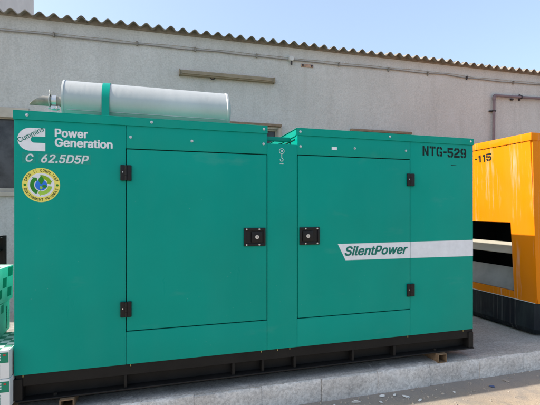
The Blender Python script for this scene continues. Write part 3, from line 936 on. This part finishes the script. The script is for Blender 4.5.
obj('seam', bm, INK_O, Yg)
# black lined inlet with two sloping baffles
bm = bmnew(); ix0 = XB + .03; ix1 = XB + .62
ya, yb, za, zb_ = .45, 1.29, .33, 1.09
for q in (((ix1,ya,za),(ix1,yb,za),(ix1,yb,zb_),(ix1,ya,zb_)), ((ix0,ya,za),(ix1,ya,za),(ix1,ya,zb_),(ix0,ya,zb_)), ((ix0,yb,za),(ix1,yb,za),(ix1,yb,zb_),(ix0,yb,zb_)), ((ix0,ya,zb_),(ix1,ya,zb_),(ix1,yb,zb_),(ix0,yb,zb_)), ((ix0,ya,za),(ix1,ya,za),(ix1,yb,za),(ix0,yb,za))):
    bm.faces.new([bm.verts.new(p) for p in q])
obj('inlet_lining', bm, VOID, Yg)
def baffle(xa, z_a, xb, z_b, mat):
    bm = bmnew(); n_ = Vector((z_b - z_a, 0, xa - xb)).normalized() * .003
    p = [Vector((xa, .455, z_a)), Vector((xb, .455, z_b)), Vector((xb, 1.285, z_b)), Vector((xa, 1.285, z_a))]
    f = [bm.verts.new(q + n_) for q in p]; b = [bm.verts.new(q - n_) for q in p]
    bm.faces.new(f); bm.faces.new(b[::-1])
    for i in range(4): bm.faces.new((f[i], b[i], b[(i + 1) % 4], f[(i + 1) % 4]))
    obj('baffle', bm, mat, Yg)
baffle(4.155, .735, 4.28, .835, SUNPLATE)
baffle(4.165, .375, 4.26, .585, GREYPLATE)
# stencilled number on the sloping end
def ymap(y_, z_): return (yx(z_) - .0012, y_, z_)
bm = bmnew()
# text reads left to right as seen from the left: that is from high y towards low y
def neg(x_, z_): return ymap(-x_, z_)
stencil(bm, '-', -.908, 1.672, .036, .062, .0, neg)
stencil(bm, '11', -.872, 1.664, .068, .076, .056, neg)
stencil(bm, '5', -.755, 1.668, .066, .076, .0, neg)
stencil(bm, '5', -1.06, 1.672, .06, .062, .0, neg)
obj('lettering', bm, INK_K, Yg)
# black base tub with a chamfered front corner
bm = bmnew()
ol = [(XR, Y0), (4.17, Y0), (4.128, Y0 + .035), (4.128, Y1), (XR, Y1)]
zl = [(.012, .03), (.06, .0), (.3035, .0)]
rings = []
for z, ins in zl:
    rings.append([bm.verts.new((x + ins * (1 if x < 5 else -1), y_ + ins * (1 if y_ < .9 else -1), z)) for x, y_ in ol])
for a, b in zip(rings, rings[1:]):
    for k in range(5): bm.faces.new((a[k], a[(k + 1) % 5], b[(k + 1) % 5], b[k]))
bm.faces.new(rings[0]); bm.faces.new(rings[-1][::-1])
obj('base_frame', bm, BASEBLK, Yg)
bm = bmnew(); box(bm, XB - .004, XR, Y0 + .02, Y1, .3037, .309); obj('seam', bm, INK_F, Yg)

# ------------------------------------------------------------------ cartons at the left
bm = bmnew()
for y in (-.035, .12, .27): box(bm, -.62, -.012, y, y + .06, .0, .048, .003)
for x in (-.62, -.47, -.32, -.17): box(bm, x, x + .12 + (.04 if x > -.2 else 0) - .012, -.045, .34, .0485, .066, .002)
tag(obj('pallet', bm, BRIDGE, base=(-.3, .15, 0)), 'low timber pallet under the printed cartons beside the green generator', 'pallet')
def carton(x0, x1, y0, y1, z0, z1, label, rot=0, style='band', tilt=0):
    cx, cy = (x0 + x1) / 2, (y0 + y1) / 2
    c = thing('carton', label, 'carton', (cx, cy, z0), 'printed coolant cartons stacked at the left')
    c['_w'] = [cx, cy, z0]
    bm = bmnew(); box(bm, x0, x1, y0, y1, z0, z1, .005, 2)
    body = obj('box', bm, CARTON if style == 'band' else CARTMINT, c, 30)
    zm = z0 + (z1 - z0) * .56
    if style == 'band':
        bm = bmnew(); flat(bm, [(x0 + .004, zm), (x1 - .004, zm), (x1 - .004, z1 - .012), (x0 + .004, z1 - .012)], y0, .0007); b2 = obj('printed_band', bm, CARTGRN, c)
        bm = bmnew(); box(bm, x0 + .006, x1 - .006, y0 + .006, y1 - .006, z1 + .0003, z1 + .0012); obj('printed_lid', bm, CARTCHK2, c)
        bm = bmnew()
        for i in range(5):
            for q in range(3):
                z = z1 - .026 - q * .014; xx = x1 - .055 - i * .1
                flat(bm, [(xx - random.uniform(.01, .03), z), (xx + .014, z), (xx + .014, z + .007), (xx - .025, z + .007)], y0 - .0008, .0004)
        obj('small_print', bm, INK_F, b2)
        bm = bmnew(); flat(bm, [(x1 - .03, z1 - .03), (x1 - .018, z1 - .03), (x1 - .018, z1 - .022), (x1 - .03, z1 - .022)], y0 - .0008, .0004); obj('red_mark', bm, RED, b2)
        bm = bmnew()
        for xo in (.065, .22):
            text(bm, 'Cummins', 0, (zm - z0) * .8, 0, .013, 0, .02, mapf=lambda a, b, xo=xo: (x1 - xo + .02 - b, y0 - .0008, z0 + .008 + a))
        obj('lettering', bm, INK_G, c)
    else:
        def side(bm, ya, yb, za, zb2, t=.0008):
            box(bm, x1, x1 + t, ya, yb, za, zb2)
        H_ = z1 - z0
        top = z0 > .5
        rects = [(.03, .10, .62, .93), (.16, .22, .42, .70), (.24, .312, .70, .96), (.24, .30, .12, .38), (.09, .15, .15, .40)] if top else [(.01, .07, .5, .9), (.12, .17, .7, .95)]
        for q in rects:
            bm = bmnew(); side(bm, y0 + q[0], y0 + q[1], z0 + q[2] * H_, z0 + q[3] * H_); obj('printed_patch', bm, CARTGRN, c)
        bm = bmnew(); box(bm, x0 + .05, x1 - .16, y0 - .0008, y0, z0 + .03, z1 - .05); obj('printed_patch', bm, CARTGRN, c)
        bm = bmnew(); box(bm, x0 + .02, x1 - .02, (y0 + y1) / 2 - .025, (y0 + y1) / 2 + .025, z1 + .0003, z1 + .001); obj('tape', bm, BATTEN, c)
        if not top:
            bm = bmnew(); text(bm, 'Cummins', 0, H_ * .72, 0, .03, 0, .03, mapf=lambda a, b: (x1 + .0012, y0 + .255 - b, z0 + .02 + a)); obj('lettering', bm, INK_G, c)
            bm = bmnew(); side(bm, y0 + .275, y0 + .285, z0 + .03, z0 + .13); obj('small_print', bm, CARTGRN, c)
    c.rotation_euler = (0, tilt, rot)
    return c
carton(-.46, -.006, -.05, .33, .0665, .2285, 'white carton with green band standing on the pallet, lower of the two')
carton(-.465, -.010, -.045, .335, .2305, .3870, 'white carton with green band and checkered lid, second from the bottom of the stack')
carton(-.54, -.135, .10, .42, .3895, .585, 'mint printed carton with upright green lettering resting on the white cartons', R(3), 'chk', 0)
carton(-.55, -.130, .09, .42, .5945, .812, 'topmost mint carton with dark green printed patches', R(-3), 'chk', R(1.5))

# open black rack against the wall at the left
rk = thing('steel_rack', 'open black steel rack standing behind the cartons at the left edge', 'rack', (-.86, 1.64, 0))
for x in (-1.15, -.59):
    for y in (1.5, 1.76):
        bm = bmnew(); box(bm, x, x + .03, y, y + .03, -.003, .925, .002); obj('leg', bm, BLACK, rk)
for z in (.12, .50, .78, .905):
    bm = bmnew(); box(bm, -1.119, -.591, 1.505, 1.785, z, z + .018, .002); obj('shelf', bm, BLACK, rk)
bm = bmnew(); box(bm, -1.119, -.591, 1.77, 1.776, .14, .9); obj('back_sheet', bm, BLACK, rk)

# ------------------------------------------------------------------ litter on the ground
def scrap(x, y, s, lab, mat=SCRAP, z=-.15, stand=0, name='plastic_scrap', cat='litter'):
    bm = bmnew(); n = random.randint(5, 7)
    top = []
    for k in range(n):
        a = 2 * PI * k / n + random.uniform(-.3, .3); r_ = s * random.uniform(.5, 1.1)
        top.append((r_ * math.cos(a), r_ * .6 * math.sin(a), random.uniform(.001, .006)))
    f = [bm.verts.new(p) for p in top]; b = [bm.verts.new((p[0], p[1], p[2] + .0025)) for p in top]
    bm.faces.new(f); bm.faces.new(b[::-1])
    for k in range(n): bm.faces.new((f[k], b[k], b[(k + 1) % n], f[(k + 1) % n]))
    bmesh.ops.triangulate(bm, faces=bm.faces)
    M = Matrix.Translation((x, y, z + (.4 * s if stand else .001))) @ Matrix.Rotation(random.uniform(0, 3), 4, 'Z') @ Matrix.Rotation(stand, 4, 'X')
    bmesh.ops.transform(bm, matrix=M, verts=bm.verts)
    tag(obj(name, bm, mat, base=(x, y, z)), lab, cat, 'litter along the kerb')
scrap(2.07, -.15, .034, 'folded white plastic shard standing up beside the kerb', stand=R(60))
scrap(2.30, -.10, .028, 'flat white scrap against the kerb, left of a joint')
scrap(2.39, -.115, .022, 'small torn white scrap between two larger ones')
scrap(2.46, -.16, .030, 'torn white scrap lying at the edge of the shadow')
scrap(2.24, -.18, .020, 'crumpled white flake nearest the shard')
scrap(2.52, -.23, .026, 'white flake lying in the sun by the shadow line')
scrap(3.17, -.20, .024, 'dark blue plastic scrap near the right end of the kerb', BLUEP)
scrap(3.35, -.15, .030, 'pale stone chip lying beyond the blue scrap', STONE, name='stone_chip', cat='stone')
scrap(2.83, -.20, .012, 'tiny white flake between the shard group and the blue scrap')
scrap(1.92, -.13, .016, 'lone white flake left of the standing shard')

# ------------------------------------------------------------------ light, sky, camera
sun_dir = Vector((-1, .120, .87)).normalized()
el = math.asin(sun_dir.z); az = math.atan2(sun_dir.x, sun_dir.y)   # clockwise from +Y
sd = bpy.data.lights.new('sun', 'SUN'); sd.energy = 2.9; sd.angle = R(.55); sd.color = (1, .93, .82)
so = bpy.data.objects.new('sun', sd); COL.objects.link(so); so.rotation_euler = sun_dir.to_track_quat('Z', 'Y').to_euler(); so.location = (-6, 2, 8)
w = bpy.data.worlds.new('World'); S.world = w; w.use_nodes = True
nt = w.node_tree; bg = nt.nodes['Background']
sky = nt.nodes.new('ShaderNodeTexSky'); sky.sky_type = 'NISHITA'; sky.sun_disc = False
sky.sun_elevation = el; sky.sun_rotation = az
sky.air_density = 1.0; sky.dust_density = 3.0; sky.ozone_density = 1.0
hz = mix(nt, .5, sky.outputs[0], (1.36, 1.72, 2.16))   # thin even haze over the whole sky
nt.links.new(hz, bg.inputs['Color']); bg.inputs['Strength'].default_value = .15

cam = bpy.data.cameras.new('camera'); co = bpy.data.objects.new('camera', cam); COL.objects.link(co)
co.location = (.7263, -2.6025, 1.155)
co.rotation_euler = (R(90), 0, R(-16.7))
cam.sensor_width = 36; cam.lens = 36 * 405 / 540; cam.shift_y = 8.5 / 540
cam.clip_start = .05; cam.clip_end = 600
S.camera = co
for o in S.objects:
    if '_w' in o: del o['_w']
S.view_settings.view_transform = 'Standard'; S.view_settings.look = 'None'
S.view_settings.exposure = 1.38; S.view_settings.gamma = 1
S.view_settings.use_curve_mapping = False
